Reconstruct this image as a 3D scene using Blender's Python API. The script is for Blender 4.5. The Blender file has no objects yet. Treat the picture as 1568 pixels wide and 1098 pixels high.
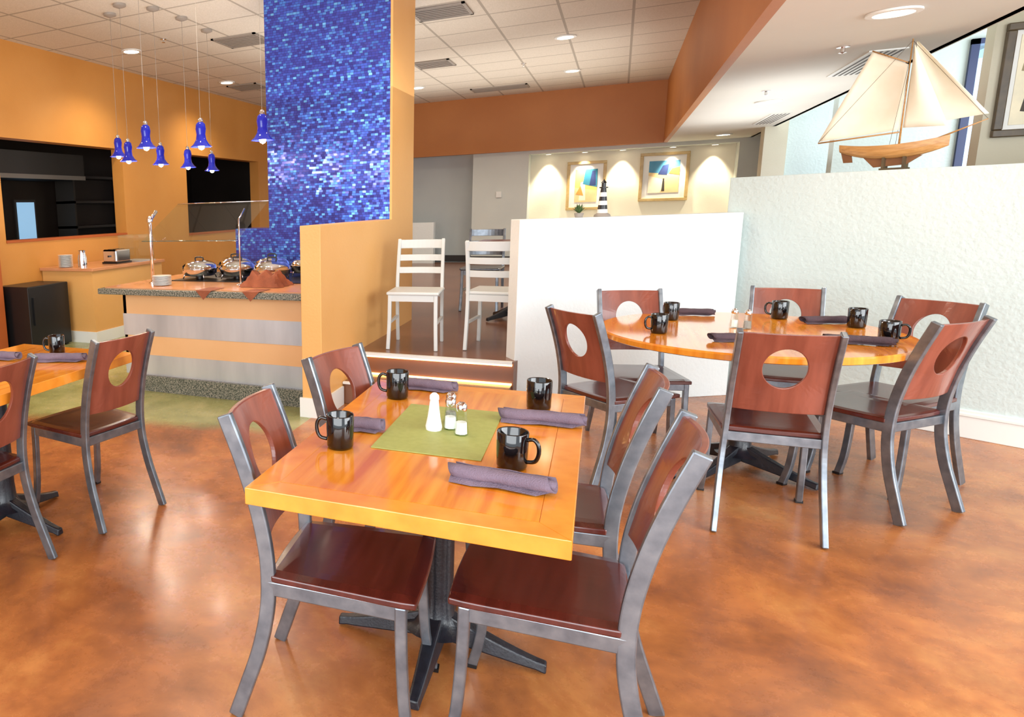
import bpy, math, random
from mathutils import Vector, Matrix
random.seed(3)
COL=bpy.context.scene.collection
sc=bpy.context.scene
sc.view_settings.view_transform='Standard'
try: sc.view_settings.look='None'
except Exception: pass
sc.view_settings.exposure=0.0

# ---------------- helpers ----------------
def lin(r,g,b):
    f=lambda c:(c/255/12.92) if c/255<=.04045 else ((c/255+.055)/1.055)**2.4
    return (f(r),f(g),f(b),1)
def link(o,parent=None,loc=None,rot=None):
    COL.objects.link(o)
    if parent: o.parent=parent
    if loc: o.location=loc
    if rot: o.rotation_euler=rot
    return o
def grp(name,loc=(0,0,0),rz=0.):
    o=bpy.data.objects.new(name,None); o.empty_display_size=.1
    return link(o,None,loc,(0,0,rz))
def mesh(name,v,f,mat,smooth=False):
    m=bpy.data.meshes.new(name); m.from_pydata([tuple(a) for a in v],[],f); m.update()
    mats=mat if isinstance(mat,list) else [mat]
    for a in mats: m.materials.append(a)
    if smooth:
        for p in m.polygons: p.use_smooth=True
    return m
def obj(name,m,parent=None,loc=None,rot=None,bev=0,seg=2):
    o=bpy.data.objects.new(name,m); link(o,parent,loc,rot)
    if bev:
        b=o.modifiers.new('b','BEVEL'); b.width=bev; b.segments=seg; b.limit_method='ANGLE'
    return o
def boxdata(x0,x1,y0,y1,z0,z1):
    v=[(x0,y0,z0),(x1,y0,z0),(x1,y1,z0),(x0,y1,z0),(x0,y0,z1),(x1,y0,z1),(x1,y1,z1),(x0,y1,z1)]
    f=[(0,3,2,1),(4,5,6,7),(0,1,5,4),(1,2,6,5),(2,3,7,6),(3,0,4,7)]
    return v,f
def boxes(name,lst,mat,parent=None,bev=0,loc=None,rot=None):
    V=[];F=[]
    for b in lst:
        v,f=boxdata(*b); n=len(V); V+=v; F+=[tuple(i+n for i in q) for q in f]
    return obj(name,mesh(name,V,F,mat),parent,loc,rot,bev)
def prism(name,poly,z0,z1,mat,parent=None,bev=0):
    n=len(poly); V=[(x,y,z0) for x,y in poly]+[(x,y,z1) for x,y in poly]
    F=[tuple(range(n))[::-1],tuple(range(n,2*n))]+[(i,(i+1)%n,n+(i+1)%n,n+i) for i in range(n)]
    return obj(name,mesh(name,V,F,mat),parent,bev=bev)
def lathem(name,prof,mat,seg=32,smooth=True):
    V=[];F=[]
    for r,z in prof:
        for i in range(seg):
            a=2*math.pi*i/seg; V.append((r*math.cos(a),r*math.sin(a),z))
    for j in range(len(prof)-1):
        for i in range(seg):
            k=(i+1)%seg; F.append((j*seg+i,j*seg+k,(j+1)*seg+k,(j+1)*seg+i))
    if prof[0][0]>1e-4: F.append(tuple(range(seg))[::-1])
    if prof[-1][0]>1e-4: F.append(tuple(range((len(prof)-1)*seg,len(prof)*seg)))
    m=mesh(name,V,F,mat,smooth)
    return m
def lathe(name,prof,mat,parent=None,loc=None,seg=32,rot=None,smooth=True):
    o=obj(name,lathem(name,prof,mat,seg,smooth),parent,loc,rot)
    if smooth:
        e=o.modifiers.new('e','EDGE_SPLIT'); e.split_angle=math.radians(40)
    return o
def tubem(name,pts,r,mat,seg=10,closed=False):
    P=[Vector(p) for p in pts]; n=len(P); V=[];F=[]
    R=r if isinstance(r,(list,tuple)) else [r]*n
    prev=None
    for i,p in enumerate(P):
        if closed: t=(P[(i+1)%n]-P[i-1])
        else: t=(P[min(i+1,n-1)]-P[max(i-1,0)])
        t.normalize()
        a=prev if prev is not None else (Vector((0,0,1)) if abs(t.z)<.9 else Vector((1,0,0)))
        u=(a-t*a.dot(t)).normalized(); w=t.cross(u); prev=u
        for k in range(seg):
            q=2*math.pi*k/seg; V.append(p+u*math.cos(q)*R[i]+w*math.sin(q)*R[i])
    for i in range(n if closed else n-1):
        j=(i+1)%n
        for k in range(seg):
            l=(k+1)%seg; F.append((i*seg+k,i*seg+l,j*seg+l,j*seg+k))
    if not closed:
        F.append(tuple(range(seg))[::-1]); F.append(tuple(range((n-1)*seg,n*seg)))
    return mesh(name,V,F,mat,True)
def tube(name,pts,r,mat,parent=None,seg=10,closed=False,loc=None,rot=None):
    return obj(name,tubem(name,pts,r,mat,seg,closed),parent,loc,rot)
def bez(pts,n=24):
    P=[Vector(p) for p in pts]; P=[2*P[0]-P[1]]+P+[2*P[-1]-P[-2]]; out=[]
    k=len(P)-3
    for i in range(k):
        a,b,c,d=P[i:i+4]
        m=max(2,n//k)
        for j in range(m):
            t=j/m
            out.append(.5*((2*b)+(c-a)*t+(2*a-5*b+4*c-d)*t*t+(3*b-a-3*c+d)*t**3))
    out.append(P[-2]); return out
def barm(name,path,w,t,mat):
    P=[Vector(p) for p in path]; n=len(P);V=[];F=[]
    for i,p in enumerate(P):
        tg=(P[min(i+1,n-1)]-P[max(i-1,0)]).normalized()
        side=Vector((1,0,0)) if abs(tg.x)<.7 else Vector((0,1,0))
        side=(side-tg*side.dot(tg)).normalized(); nn=tg.cross(side)
        for a,b in ((-1,-1),(1,-1),(1,1),(-1,1)): V.append(p+side*a*w/2+nn*b*t/2)
    for i in range(n-1):
        for k in range(4):
            l=(k+1)%4; F.append((i*4+k,i*4+l,i*4+4+l,i*4+4+k))
    F+= [(3,2,1,0),tuple(range(4*n-4,4*n))]
    return mesh(name,V,F,mat)

# ---------------- materials ----------------
def mat(name,col,rough=.5,metal=0.,spec=.5,coat=0.,emit=None,es=0.):
    m=bpy.data.materials.new(name); m.use_nodes=True; b=m.node_tree.nodes['Principled BSDF']
    b.inputs['Base Color'].default_value=col; b.inputs['Roughness'].default_value=rough
    b.inputs['Metallic'].default_value=metal; b.inputs['Specular IOR Level'].default_value=spec
    b.inputs['Coat Weight'].default_value=coat; b.inputs['Coat Roughness'].default_value=.08
    if emit: b.inputs['Emission Color'].default_value=emit; b.inputs['Emission Strength'].default_value=es
    return m
def N(m,t,**k):
    n=m.node_tree.nodes.new(t)
    for a,b in k.items(): setattr(n,a,b)
    return n
def L(m,a,b): m.node_tree.links.new(a,b)
def ramp(m,stops):
    r=N(m,'ShaderNodeValToRGB'); e=r.color_ramp.elements
    while len(e)<len(stops): e.new(.5)
    for i,(p,c) in enumerate(stops): e[i].position=p; e[i].color=c
    return r
def noisy(name,c1,c2,scale=3.,rough=.6,bump=0.,bscale=60.,coord='Object',stretch=(1,1,1),metal=0.,coat=0.,detail=5.,p=(.3,.7),spec=.5):
    m=mat(name,c1,rough,metal,spec,coat); b=m.node_tree.nodes['Principled BSDF']
    tc=N(m,'ShaderNodeTexCoord'); mp=N(m,'ShaderNodeMapping'); mp.inputs['Scale'].default_value=stretch
    L(m,tc.outputs[coord],mp.inputs[0])
    n=N(m,'ShaderNodeTexNoise'); n.inputs['Scale'].default_value=scale; n.inputs['Detail'].default_value=detail
    L(m,mp.outputs[0],n.inputs['Vector'])
    r=ramp(m,[(p[0],c1),(p[1],c2)]); L(m,n.outputs[0],r.inputs[0]); L(m,r.outputs[0],b.inputs['Base Color'])
    if bump:
        n2=N(m,'ShaderNodeTexNoise'); n2.inputs['Scale'].default_value=bscale; L(m,tc.outputs[coord],n2.inputs['Vector'])
        bp=N(m,'ShaderNodeBump'); bp.inputs['Strength'].default_value=bump; bp.inputs['Distance'].default_value=.01
        L(m,n2.outputs[0],bp.inputs['Height']); L(m,bp.outputs[0],b.inputs['Normal'])
    return m
M_white=noisy('white_plaster',lin(230,236,236),lin(222,230,230),2,.6,.25,45)
M_grey=noisy('grey_plaster',lin(190,205,203),lin(200,213,211),1.5,.6,.4,38)
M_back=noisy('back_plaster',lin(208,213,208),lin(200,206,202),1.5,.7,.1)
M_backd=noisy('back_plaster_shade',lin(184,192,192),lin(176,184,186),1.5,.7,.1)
M_nich=noisy('niche_plaster',lin(238,232,214),lin(232,226,206),1.5,.7,.1)
M_tan=noisy('tan_plaster',lin(210,204,184),lin(200,194,172),1.5,.7,.1)
M_or=noisy('orange_wall',lin(204,144,72),lin(194,132,60),1.2,.45,.1)
M_orp=noisy('orange_pony',lin(226,174,106),lin(218,164,94),1.2,.45,.1)
M_beam=noisy('orange_beam',lin(188,120,58),lin(178,110,50),1.2,.5,.1)
M_rust=noisy('rust_wall',lin(180,90,34),lin(160,80,30),1.2,.6)
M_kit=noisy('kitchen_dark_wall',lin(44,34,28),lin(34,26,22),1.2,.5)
M_soff=noisy('soffit_white',lin(226,226,216),lin(218,218,210),1.2,.7)
M_trim=mat('white_trim',lin(228,230,226),.4)
M_dark=mat('dark_trim',lin(40,36,36),.5)
M_black=mat('black_plastic',lin(18,18,20),.35)
M_iron=noisy('black_iron',lin(22,24,30),lin(34,36,44),30,.3,.1,120)
M_ceram=mat('black_ceramic',lin(9,9,11),.06,coat=.5)
M_wced=mat('white_ceramic',lin(235,235,232),.15)
M_steel=noisy('brushed_steel',lin(218,226,232),lin(176,186,194),2.2,.30,metal=.55,stretch=(1.6,1,.3))
M_chrome=mat('chrome',lin(225,225,228),.08,1.)
M_frame=noisy('chair_metal',lin(140,147,154),lin(108,115,124),20,.3,metal=.75)
M_seat=noisy('mahogany_seat',lin(90,36,28),lin(68,24,19),5,.24,stretch=(1,6,1),coat=.3)
M_backw=noisy('mahogany_back',lin(142,76,58),lin(114,56,42),4,.28,stretch=(6,1,1),coat=.25)
M_wht=mat('white_chair_paint',lin(206,210,208),.4)
M_nap=noisy('napkin_cloth',lin(124,108,124),lin(106,92,108),20,.85,.4,300)
M_napd=noisy('napkin_cloth_dark',lin(84,66,74),lin(68,54,62),20,.85,.4,300)
M_napb=noisy('napkin_brown',lin(150,82,50),lin(120,62,38),10,.8,.4,200)
M_matg=noisy('green_placemat',lin(162,168,92),lin(152,158,82),50,.55)
M_sail=noisy('sail_cloth',lin(244,240,220),lin(236,230,206),6,.8)
M_hull=noisy('boat_wood',lin(196,150,92),lin(168,120,66),8,.35,stretch=(1,8,8))
M_keel=noisy('boat_keel',lin(130,84,46),lin(108,68,36),8,.4)
M_frw=noisy('frame_wood',lin(90,74,48),lin(66,52,34),12,.4)
M_frg=noisy('frame_gold',lin(200,170,110),lin(180,150,90),12,.35)
M_emit=mat('lamp_emitter',lin(255,244,220),.5,emit=lin(255,240,212),es=14)
M_led=mat('led_strip',lin(255,214,140),.5,emit=lin(255,200,120),es=6)
M_kglow=mat('pale_blue_glow',lin(150,190,220),.3,emit=lin(150,195,230),es=.8)  # weak emission imitates a bluish streak of light, not a real window
M_vent=mat('vent_metal',lin(150,142,132),.5)
M_ventd=mat('vent_dark',lin(70,66,62),.6)
M_green=noisy('leaf_green',lin(80,110,60),lin(50,80,40),12,.6)
M_fabw=mat('salt_white',lin(240,240,236),.5)

def glass(name,tint,mixf=.08,rough=.02):
    m=bpy.data.materials.new(name); m.use_nodes=True; t=m.node_tree; t.nodes.clear()
    o=N(m,'ShaderNodeOutputMaterial'); mx=N(m,'ShaderNodeMixShader'); tr=N(m,'ShaderNodeBsdfTransparent'); gl=N(m,'ShaderNodeBsdfGlossy')
    tr.inputs[0].default_value=tint; gl.inputs['Roughness'].default_value=rough; mx.inputs[0].default_value=mixf
    L(m,tr.outputs[0],mx.inputs[1]); L(m,gl.outputs[0],mx.inputs[2]); L(m,mx.outputs[0],o.inputs[0])
    return m
M_glass=glass('clear_glass',(.93,.97,.95,1),.08)
M_pane=glass('sneeze_glass',(.88,.97,.92,1),.12)
M_wglass=glass('window_glass',(.62,.78,.92,1),.08)
M_blue=mat('blue_glass',lin(26,36,150),.08,emit=lin(36,40,190),es=.14)

def table_mat():
    m=mat('honey_tabletop',lin(220,120,30),.12,coat=.35,spec=.5); b=m.node_tree.nodes['Principled BSDF']
    tc=N(m,'ShaderNodeTexCoord'); mp=N(m,'ShaderNodeMapping'); mp.inputs['Scale'].default_value=(16,1.1,1)
    L(m,tc.outputs['Object'],mp.inputs[0])
    n=N(m,'ShaderNodeTexNoise'); n.inputs['Scale'].default_value=1.8; n.inputs['Detail'].default_value=7
    L(m,mp.outputs[0],n.inputs['Vector'])
    r=ramp(m,[(.32,lin(210,116,26)),(.5,lin(230,144,42)),(.72,lin(240,162,60))]); L(m,n.outputs[0],r.inputs[0])
    sx=N(m,'ShaderNodeSeparateXYZ'); L(m,tc.outputs['Object'],sx.inputs[0])
    dv=N(m,'ShaderNodeMath',operation='DIVIDE'); dv.inputs[1].default_value=.085; L(m,sx.outputs[0],dv.inputs[0])
    fl=N(m,'ShaderNodeMath',operation='FLOOR'); L(m,dv.outputs[0],fl.inputs[0])
    wn=N(m,'ShaderNodeTexWhiteNoise',noise_dimensions='1D'); L(m,fl.outputs[0],wn.inputs['W'])
    mr=N(m,'ShaderNodeMapRange'); mr.inputs[3].default_value=.88; mr.inputs[4].default_value=1.06; L(m,wn.outputs[0],mr.inputs[0])
    hs=N(m,'ShaderNodeHueSaturation'); L(m,mr.outputs[0],hs.inputs['Value']); L(m,r.outputs[0],hs.inputs['Color']); L(m,hs.outputs[0],b.inputs['Base Color'])
    return m
M_top=table_mat()
M_edge=noisy('honey_edge',lin(236,154,52),lin(222,134,38),2,.12,stretch=(8,8,8),coat=.35,spec=.5)

def floor_mat():
    m=mat('stained_concrete',lin(180,95,40),.3,coat=.1,spec=.5); b=m.node_tree.nodes['Principled BSDF']
    b.inputs['Coat Roughness'].default_value=.14
    tc=N(m,'ShaderNodeTexCoord')
    n=N(m,'ShaderNodeTexNoise'); n.inputs['Scale'].default_value=1.5; n.inputs['Detail'].default_value=10; n.inputs['Roughness'].default_value=.66; n.inputs['Distortion'].default_value=.3
    L(m,tc.outputs['Object'],n.inputs['Vector'])
    r=ramp(m,[(.33,lin(116,70,46)),(.43,lin(146,88,50)),(.52,lin(170,104,56)),(.61,lin(188,124,68)),(.72,lin(200,150,98))]); L(m,n.outputs[0],r.inputs[0])
    n3=N(m,'ShaderNodeTexNoise'); n3.inputs['Scale'].default_value=5; n3.inputs['Detail'].default_value=10; n3.inputs['Roughness'].default_value=.74; n3.inputs['Distortion'].default_value=.2; L(m,tc.outputs['Object'],n3.inputs['Vector'])
    mr=N(m,'ShaderNodeMapRange'); mr.inputs[1].default_value=.32; mr.inputs[2].default_value=.68; mr.inputs[3].default_value=.82; mr.inputs[4].default_value=1.12; L(m,n3.outputs[0],mr.inputs[0])
    hs=N(m,'ShaderNodeHueSaturation'); L(m,r.outputs[0],hs.inputs['Color']); L(m,mr.outputs[0],hs.inputs['Value'])
    r2=ramp(m,[(.33,lin(114,118,70)),(.52,lin(150,152,96)),(.7,lin(184,178,126))]); L(m,n.outputs[0],r2.inputs[0])
    sx=N(m,'ShaderNodeSeparateXYZ'); L(m,tc.outputs['Object'],sx.inputs[0])
    a=N(m,'ShaderNodeMath',operation='MULTIPLY_ADD'); a.inputs[1].default_value=-.20; L(m,sx.outputs[0],a.inputs[0]); L(m,sx.outputs[1],a.inputs[2])
    an=N(m,'ShaderNodeMath',operation='MULTIPLY_ADD'); an.inputs[1].default_value=.35; L(m,n3.outputs[0],an.inputs[0]); L(m,a.outputs[0],an.inputs[2])
    g=N(m,'ShaderNodeMapRange'); g.inputs[1].default_value=4.52; g.inputs[2].default_value=4.70; L(m,an.outputs[0],g.inputs[0])
    g2=N(m,'ShaderNodeMath',operation='LESS_THAN'); g2.inputs[1].default_value=-1.85; L(m,sx.outputs[0],g2.inputs[0])
    mu=N(m,'ShaderNodeMath',operation='MULTIPLY'); L(m,g.outputs[0],mu.inputs[0]); L(m,g2.outputs[0],mu.inputs[1])
    mx=N(m,'ShaderNodeMix',data_type='RGBA'); L(m,mu.outputs[0],mx.inputs[0]); L(m,hs.outputs[0],mx.inputs[6]); L(m,r2.outputs[0],mx.inputs[7])
    L(m,mx.outputs[2],b.inputs['Base Color'])
    mr2=N(m,'ShaderNodeMapRange'); mr2.inputs[3].default_value=.16; mr2.inputs[4].default_value=.38; L(m,n3.outputs[0],mr2.inputs[0]); L(m,mr2.outputs[0],b.inputs['Roughness'])
    return m
M_floor=floor_mat()
M_plat=noisy('platform_floor',lin(132,88,64),lin(110,72,52),2,.22)

def mosaic():
    m=mat('blue_mosaic',lin(40,60,180),.2,.45); b=m.node_tree.nodes['Principled BSDF']
    tc=N(m,'ShaderNodeTexCoord'); sx=N(m,'ShaderNodeSeparateXYZ'); L(m,tc.outputs['Object'],sx.inputs[0])
    ad=N(m,'ShaderNodeMath',operation='ADD'); L(m,sx.outputs[0],ad.inputs[0]); L(m,sx.outputs[1],ad.inputs[1])
    zs=N(m,'ShaderNodeMath',operation='DIVIDE'); zs.inputs[1].default_value=.021; L(m,sx.outputs[2],zs.inputs[0])
    zf=N(m,'ShaderNodeMath',operation='FLOOR'); L(m,zs.outputs[0],zf.inputs[0])
    wr=N(m,'ShaderNodeTexWhiteNoise',noise_dimensions='1D'); L(m,zf.outputs[0],wr.inputs['W'])
    xs=N(m,'ShaderNodeMath',operation='DIVIDE'); xs.inputs[1].default_value=.032; L(m,ad.outputs[0],xs.inputs[0])
    xo=N(m,'ShaderNodeMath',operation='ADD'); L(m,xs.outputs[0],xo.inputs[0]); L(m,wr.outputs[0],xo.inputs[1])
    xf=N(m,'ShaderNodeMath',operation='FLOOR'); L(m,xo.outputs[0],xf.inputs[0])
    cb=N(m,'ShaderNodeCombineXYZ'); L(m,xf.outputs[0],cb.inputs[0]); L(m,zf.outputs[0],cb.inputs[1])
    wn=N(m,'ShaderNodeTexWhiteNoise',noise_dimensions='3D'); L(m,cb.outputs[0],wn.inputs['Vector'])
    r=ramp(m,[(0,lin(58,62,156)),(.4,lin(64,76,180)),(.7,lin(66,96,200)),(.9,lin(74,126,216)),(1,lin(104,172,230))]); L(m,wn.outputs['Value'],r.inputs[0])
    def grout(src,th):
        fr=N(m,'ShaderNodeMath',operation='FRACT'); L(m,src,fr.inputs[0]); g=N(m,'ShaderNodeMath',operation='GREATER_THAN'); g.inputs[1].default_value=th; L(m,fr.outputs[0],g.inputs[0]); return g.outputs[0]
    mu=N(m,'ShaderNodeMath',operation='MULTIPLY'); L(m,grout(zs.outputs[0],.12),mu.inputs[0]); L(m,grout(xo.outputs[0],.07),mu.inputs[1])
    mx=N(m,'ShaderNodeMix',data_type='RGBA'); mx.inputs[6].default_value=lin(48,50,108); L(m,mu.outputs[0],mx.inputs[0]); L(m,r.outputs[0],mx.inputs[7]); L(m,mx.outputs[2],b.inputs['Base Color'])
    s=N(m,'ShaderNodeVectorMath',operation='SUBTRACT'); s.inputs[1].default_value=(.5,.5,.5); L(m,wn.outputs['Color'],s.inputs[0])
    k=N(m,'ShaderNodeVectorMath',operation='SCALE'); k.inputs['Scale'].default_value=.14; L(m,s.outputs[0],k.inputs[0])
    ge=N(m,'ShaderNodeNewGeometry'); a2=N(m,'ShaderNodeVectorMath',operation='ADD'); L(m,ge.outputs['Normal'],a2.inputs[0]); L(m,k.outputs[0],a2.inputs[1])
    nm=N(m,'ShaderNodeVectorMath',operation='NORMALIZE'); L(m,a2.outputs[0],nm.inputs[0]); L(m,nm.outputs[0],b.inputs['Normal'])
    return m
M_mos=mosaic()

def grid_mat():
    m=mat('ceiling_tiles',lin(170,160,146),.8); b=m.node_tree.nodes['Principled BSDF']
    tc=N(m,'ShaderNodeTexCoord'); sx=N(m,'ShaderNodeSeparateXYZ'); L(m,tc.outputs['Object'],sx.inputs[0])
    outs=[]
    for i in (0,1):
        d=N(m,'ShaderNodeMath',operation='DIVIDE'); d.inputs[1].default_value=.66; L(m,sx.outputs[i],d.inputs[0])
        f=N(m,'ShaderNodeMath',operation='FRACT'); L(m,d.outputs[0],f.inputs[0]); g=N(m,'ShaderNodeMath',operation='LESS_THAN'); g.inputs[1].default_value=.04; L(m,f.outputs[0],g.inputs[0]); outs.append(g.outputs[0])
    mx=N(m,'ShaderNodeMath',operation='MAXIMUM'); L(m,outs[0],mx.inputs[0]); L(m,outs[1],mx.inputs[1])
    n=N(m,'ShaderNodeTexNoise'); n.inputs['Scale'].default_value=90; L(m,tc.outputs['Object'],n.inputs['Vector'])
    r=ramp(m,[(.35,lin(206,198,182)),(.65,lin(218,210,196))]); L(m,n.outputs[0],r.inputs[0])
    mi=N(m,'ShaderNodeMix',data_type='RGBA'); L(m,mx.outputs[0],mi.inputs[0]); L(m,r.outputs[0],mi.inputs[6]); mi.inputs[7].default_value=lin(168,160,146); L(m,mi.outputs[2],b.inputs['Base Color'])
    return m
M_ceil=grid_mat()
def granite():
    m=mat('granite',lin(90,90,80),.2); b=m.node_tree.nodes['Principled BSDF']; tc=N(m,'ShaderNodeTexCoord')
    v=N(m,'ShaderNodeTexNoise'); v.inputs['Scale'].default_value=110; v.inputs['Detail'].default_value=3; L(m,tc.outputs['Object'],v.inputs['Vector'])
    r=ramp(m,[(.38,lin(60,66,60)),(.5,lin(104,108,98)),(.62,lin(150,144,130))]); L(m,v.outputs[0],r.inputs[0]); L(m,r.outputs[0],b.inputs['Base Color'])
    return m
M_gran=granite()
M_ctop=noisy('counter_laminate',lin(210,150,108),lin(196,134,92),6,.18)
M_peach=noisy('counter_peach',lin(228,180,130),lin(220,170,118),2,.4)

# ---------------- room shell ----------------
ZC=3.35; ZS=2.36; XL=-6.03; XR=.65; YB=13.95
boxes('floor',[(-8.4,4.6,-4,15,-.1,0)],M_floor)
boxes('ceiling',[(-6.3,XR,-1.0,YB+.1,ZC,ZC+.1)],M_ceil)
boxes('ceiling_soffit',[(XR,1.82,-1.0,YB+.1,ZS,ZS+.05)],M_soff)
boxes('ceiling_window_bay',[(1.82,3.6,-1.0,YB+.1,3.02,3.12)],M_soff)
boxes('trim_soffit_fascia',[(1.78,1.83,-1.0,YB,ZS,3.02)],M_soff)
boxes('wall_beam_side',[(XR-.06,XR,-1.0,YB,ZS,ZC)],M_beam)
boxes('wall_beam_back',[(-6.0,XR-.05,YB-.12,YB,ZS,ZC)],M_beam)
o1=(5.72,7.9,1.2,2.32); o2=(9.5,12.0,1.12,2.34)
boxes('wall_left',[(XL-.18,XL,-4,o1[0],0,ZC),(XL-.18,XL,o1[0],o1[1],0,o1[2]),(XL-.18,XL,o1[0],o1[1],o1[3],ZC),
  (XL-.18,XL,o1[1],o2[0],0,ZC),(XL-.18,XL,o2[0],o2[1],0,o2[2]),(XL-.18,XL,o2[0],o2[1],o2[3],ZC),(XL-.18,XL,o2[1],YB,0,ZC)],M_or)
for i,o in enumerate((o1,o2)):
    y0,y1,z0,z1=o
    boxes('trim_passthrough_sill_%d'%(i+1),[(XL-.20,XL+.01,y0,y1,z0-.025,z0+.002)],M_rust)
# kitchen room behind the pass-throughs
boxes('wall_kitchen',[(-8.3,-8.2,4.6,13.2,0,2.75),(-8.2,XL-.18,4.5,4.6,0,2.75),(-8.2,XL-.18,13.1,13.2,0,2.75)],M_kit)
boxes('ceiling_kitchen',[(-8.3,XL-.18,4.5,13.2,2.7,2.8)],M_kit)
boxes('kitchen_prep_counter',[(-6.95,XL-.22,5.2,12.4,0,.95),(-7.0,XL-.21,5.15,12.45,.95,.99)],M_ventd)
g=grp('kitchen_range_hood')
boxes('canopy',[(-8.15,-7.3,6.0,8.6,2.0,2.35)],M_ventd,g); boxes('lip',[(-7.32,-7.28,6.0,8.6,1.98,2.04)],M_vent,g)
boxes('kitchen_shelving',[(-8.18,-7.8,8.9,11.9,z,z+.04) for z in (1.25,1.65,2.05)]+[(-8.18,-7.8,y,y+.04,0,2.1) for y in (8.9,10.4,11.86)],M_ventd)
g=grp('kitchen_glow_panel')  # added glowing panel standing in for a bluish light streak
boxes('frame',[(-8.2,-8.17,7.98,8.42,.95,1.72)],M_ventd,g); boxes('pane',[(-8.17,-8.16,8.02,8.38,1.0,1.68)],M_kglow,g)
boxes('trim_left_wall_ledge',[(XL,XL+.17,5.2,5.45,0,1.32)],M_rust)
nx0,nx1,nz0,nz1=-1.51,1.66,.9,2.30
boxes('wall_back',[(-2.49,nx0,YB,YB+.5,0,ZS),(nx0,nx1,YB,YB+.5,0,nz0),(nx0,nx1,YB,YB+.5,nz1,ZS+.1),(nx1,3.6,YB,YB+.5,0,3.1)],M_back)
boxes('wall_niche',[(nx0-.05,nx1+.05,YB+.36,YB+.55,nz0-.1,nz1+.1)],M_nich)
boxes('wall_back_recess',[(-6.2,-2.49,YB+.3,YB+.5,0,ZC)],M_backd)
boxes('baseboard_back',[(-6.0,-2.52,YB+.27,YB+.3,.34,.46),(-2.5,3.3,YB-.03,YB,.34,.46)],M_dark)
boxes('wall_back_ledge',[(-4.4,-3.15,YB-.25,YB-.1,.34,1.12)],M_white)
plat=[(-1.77,5.14),(-.60,5.14),(-.56,5.32),(.80,6.16),(3.5,4.75),(3.5,YB),(-6.0,YB),(-6.0,7.9),(-3.8,6.95),(-1.77,6.83)]
prism('floor_platform',plat,0.002,.34,M_plat)
st=grp('steps')
boxes('lower_step',[(-1.765,-.61,4.84,5.14,.001,.17)],M_plat,st,bev=.004)
boxes('nose_upper',[(-1.765,-.61,5.115,5.15,.325,.345)],M_trim,st)
boxes('led_upper',[(-1.765,-.61,5.118,5.138,.312,.324)],M_led,st)
boxes('led_lower',[(-1.765,-.61,5.125,5.139,.172,.184)],M_led,st)
boxes('nose_lower',[(-1.765,-.61,4.82,4.85,.157,.173)],M_trim,st)
boxes('wall_pony_orange',[(-1.92,-1.77,4.42,6.11,0,1.34)],M_orp,bev=.004)
boxes('baseboard_pony_orange',[(-1.935,-1.755,4.405,4.42,0,.14),(-1.77,-1.755,4.42,4.82,0,.14)],M_trim)
cg=grp('mosaic_column')
boxes('tile_face',[(-2.97,-1.79,6.11,6.8,0,ZC)],M_mos,cg)
boxes('orange_side',[(-1.79,-1.77,6.105,6.82,0,ZC)],M_orp,cg)
boxes('tile_ledge',[(-3.34,-2.97,6.11,6.5,0,1.28)],M_mos,cg)
def wallseg(name,a,b,th,z0,z1,m,bev=.004):
    a=Vector(a);b=Vector(b);d=(b-a).normalized();n=Vector((-d.y,d.x))
    return prism(name,[tuple(a),tuple(b),tuple(b+n*th),tuple(a+n*th)],z0,z1,m,bev=bev)
wallseg('wall_pony_white',(-.605,5.2),(.785,6.06),.14,0,1.335,M_white)
wallseg('wall_right',(.70,6.19),(3.4,4.55),.20,0,1.58,M_grey)
wallseg('baseboard_right',(.86,6.08),(3.38,4.545),.02,0,.17,M_trim)
wallseg('baseboard_right_cap',(.86,6.072),(3.38,4.537),.015,.13,.15,M_trim)
boxes('wall_bay_tan',[(1.70,1.96,12.0,12.3,.34,3.02)],M_tan)
boxes('wall_bay_far',[(1.96,3.5,12.05,12.25,.34,3.02)],M_grey)
wx0,wx1,wz0,wz1=2.90,3.38,1.2,2.85
boxes('wall_bay_mid',[(1.95,wx0,9.5,9.7,.34,3.02),(wx1,3.5,9.5,9.7,.34,3.02),(wx0,wx1,9.5,9.7,.34,wz0),(wx0,wx1,9.5,9.7,wz1,3.02)],M_grey)
g=grp('window_3')
M_wfr=mat('window_frame_blue',lin(30,46,90),.4)
boxes('frame',[(wx0,wx0+.06,9.46,9.6,wz0,wz1),(wx1-.05,wx1,9.46,9.6,wz0,wz1),(wx0,wx1,9.46,9.6,wz1-.05,wz1),(wx0,wx1,9.46,9.6,wz0,wz0+.05),(wx0+.2,wx0+.24,9.47,9.59,wz0,wz1)],M_wfr,g)
boxes('pane',[(wx0,wx1,9.53,9.535,wz0,wz1)],M_wglass,g)
boxes('wall_bay_near',[(2.26,3.5,7.0,7.15,.34,3.02)],M_tan)
boxes('wall_bay_outer',[(3.5,3.6,4.6,7.15,0,3.02),(3.5,3.6,7.15,9.5,0,.9),(3.5,3.6,12.2,YB,0,3.02)],M_white)

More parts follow.
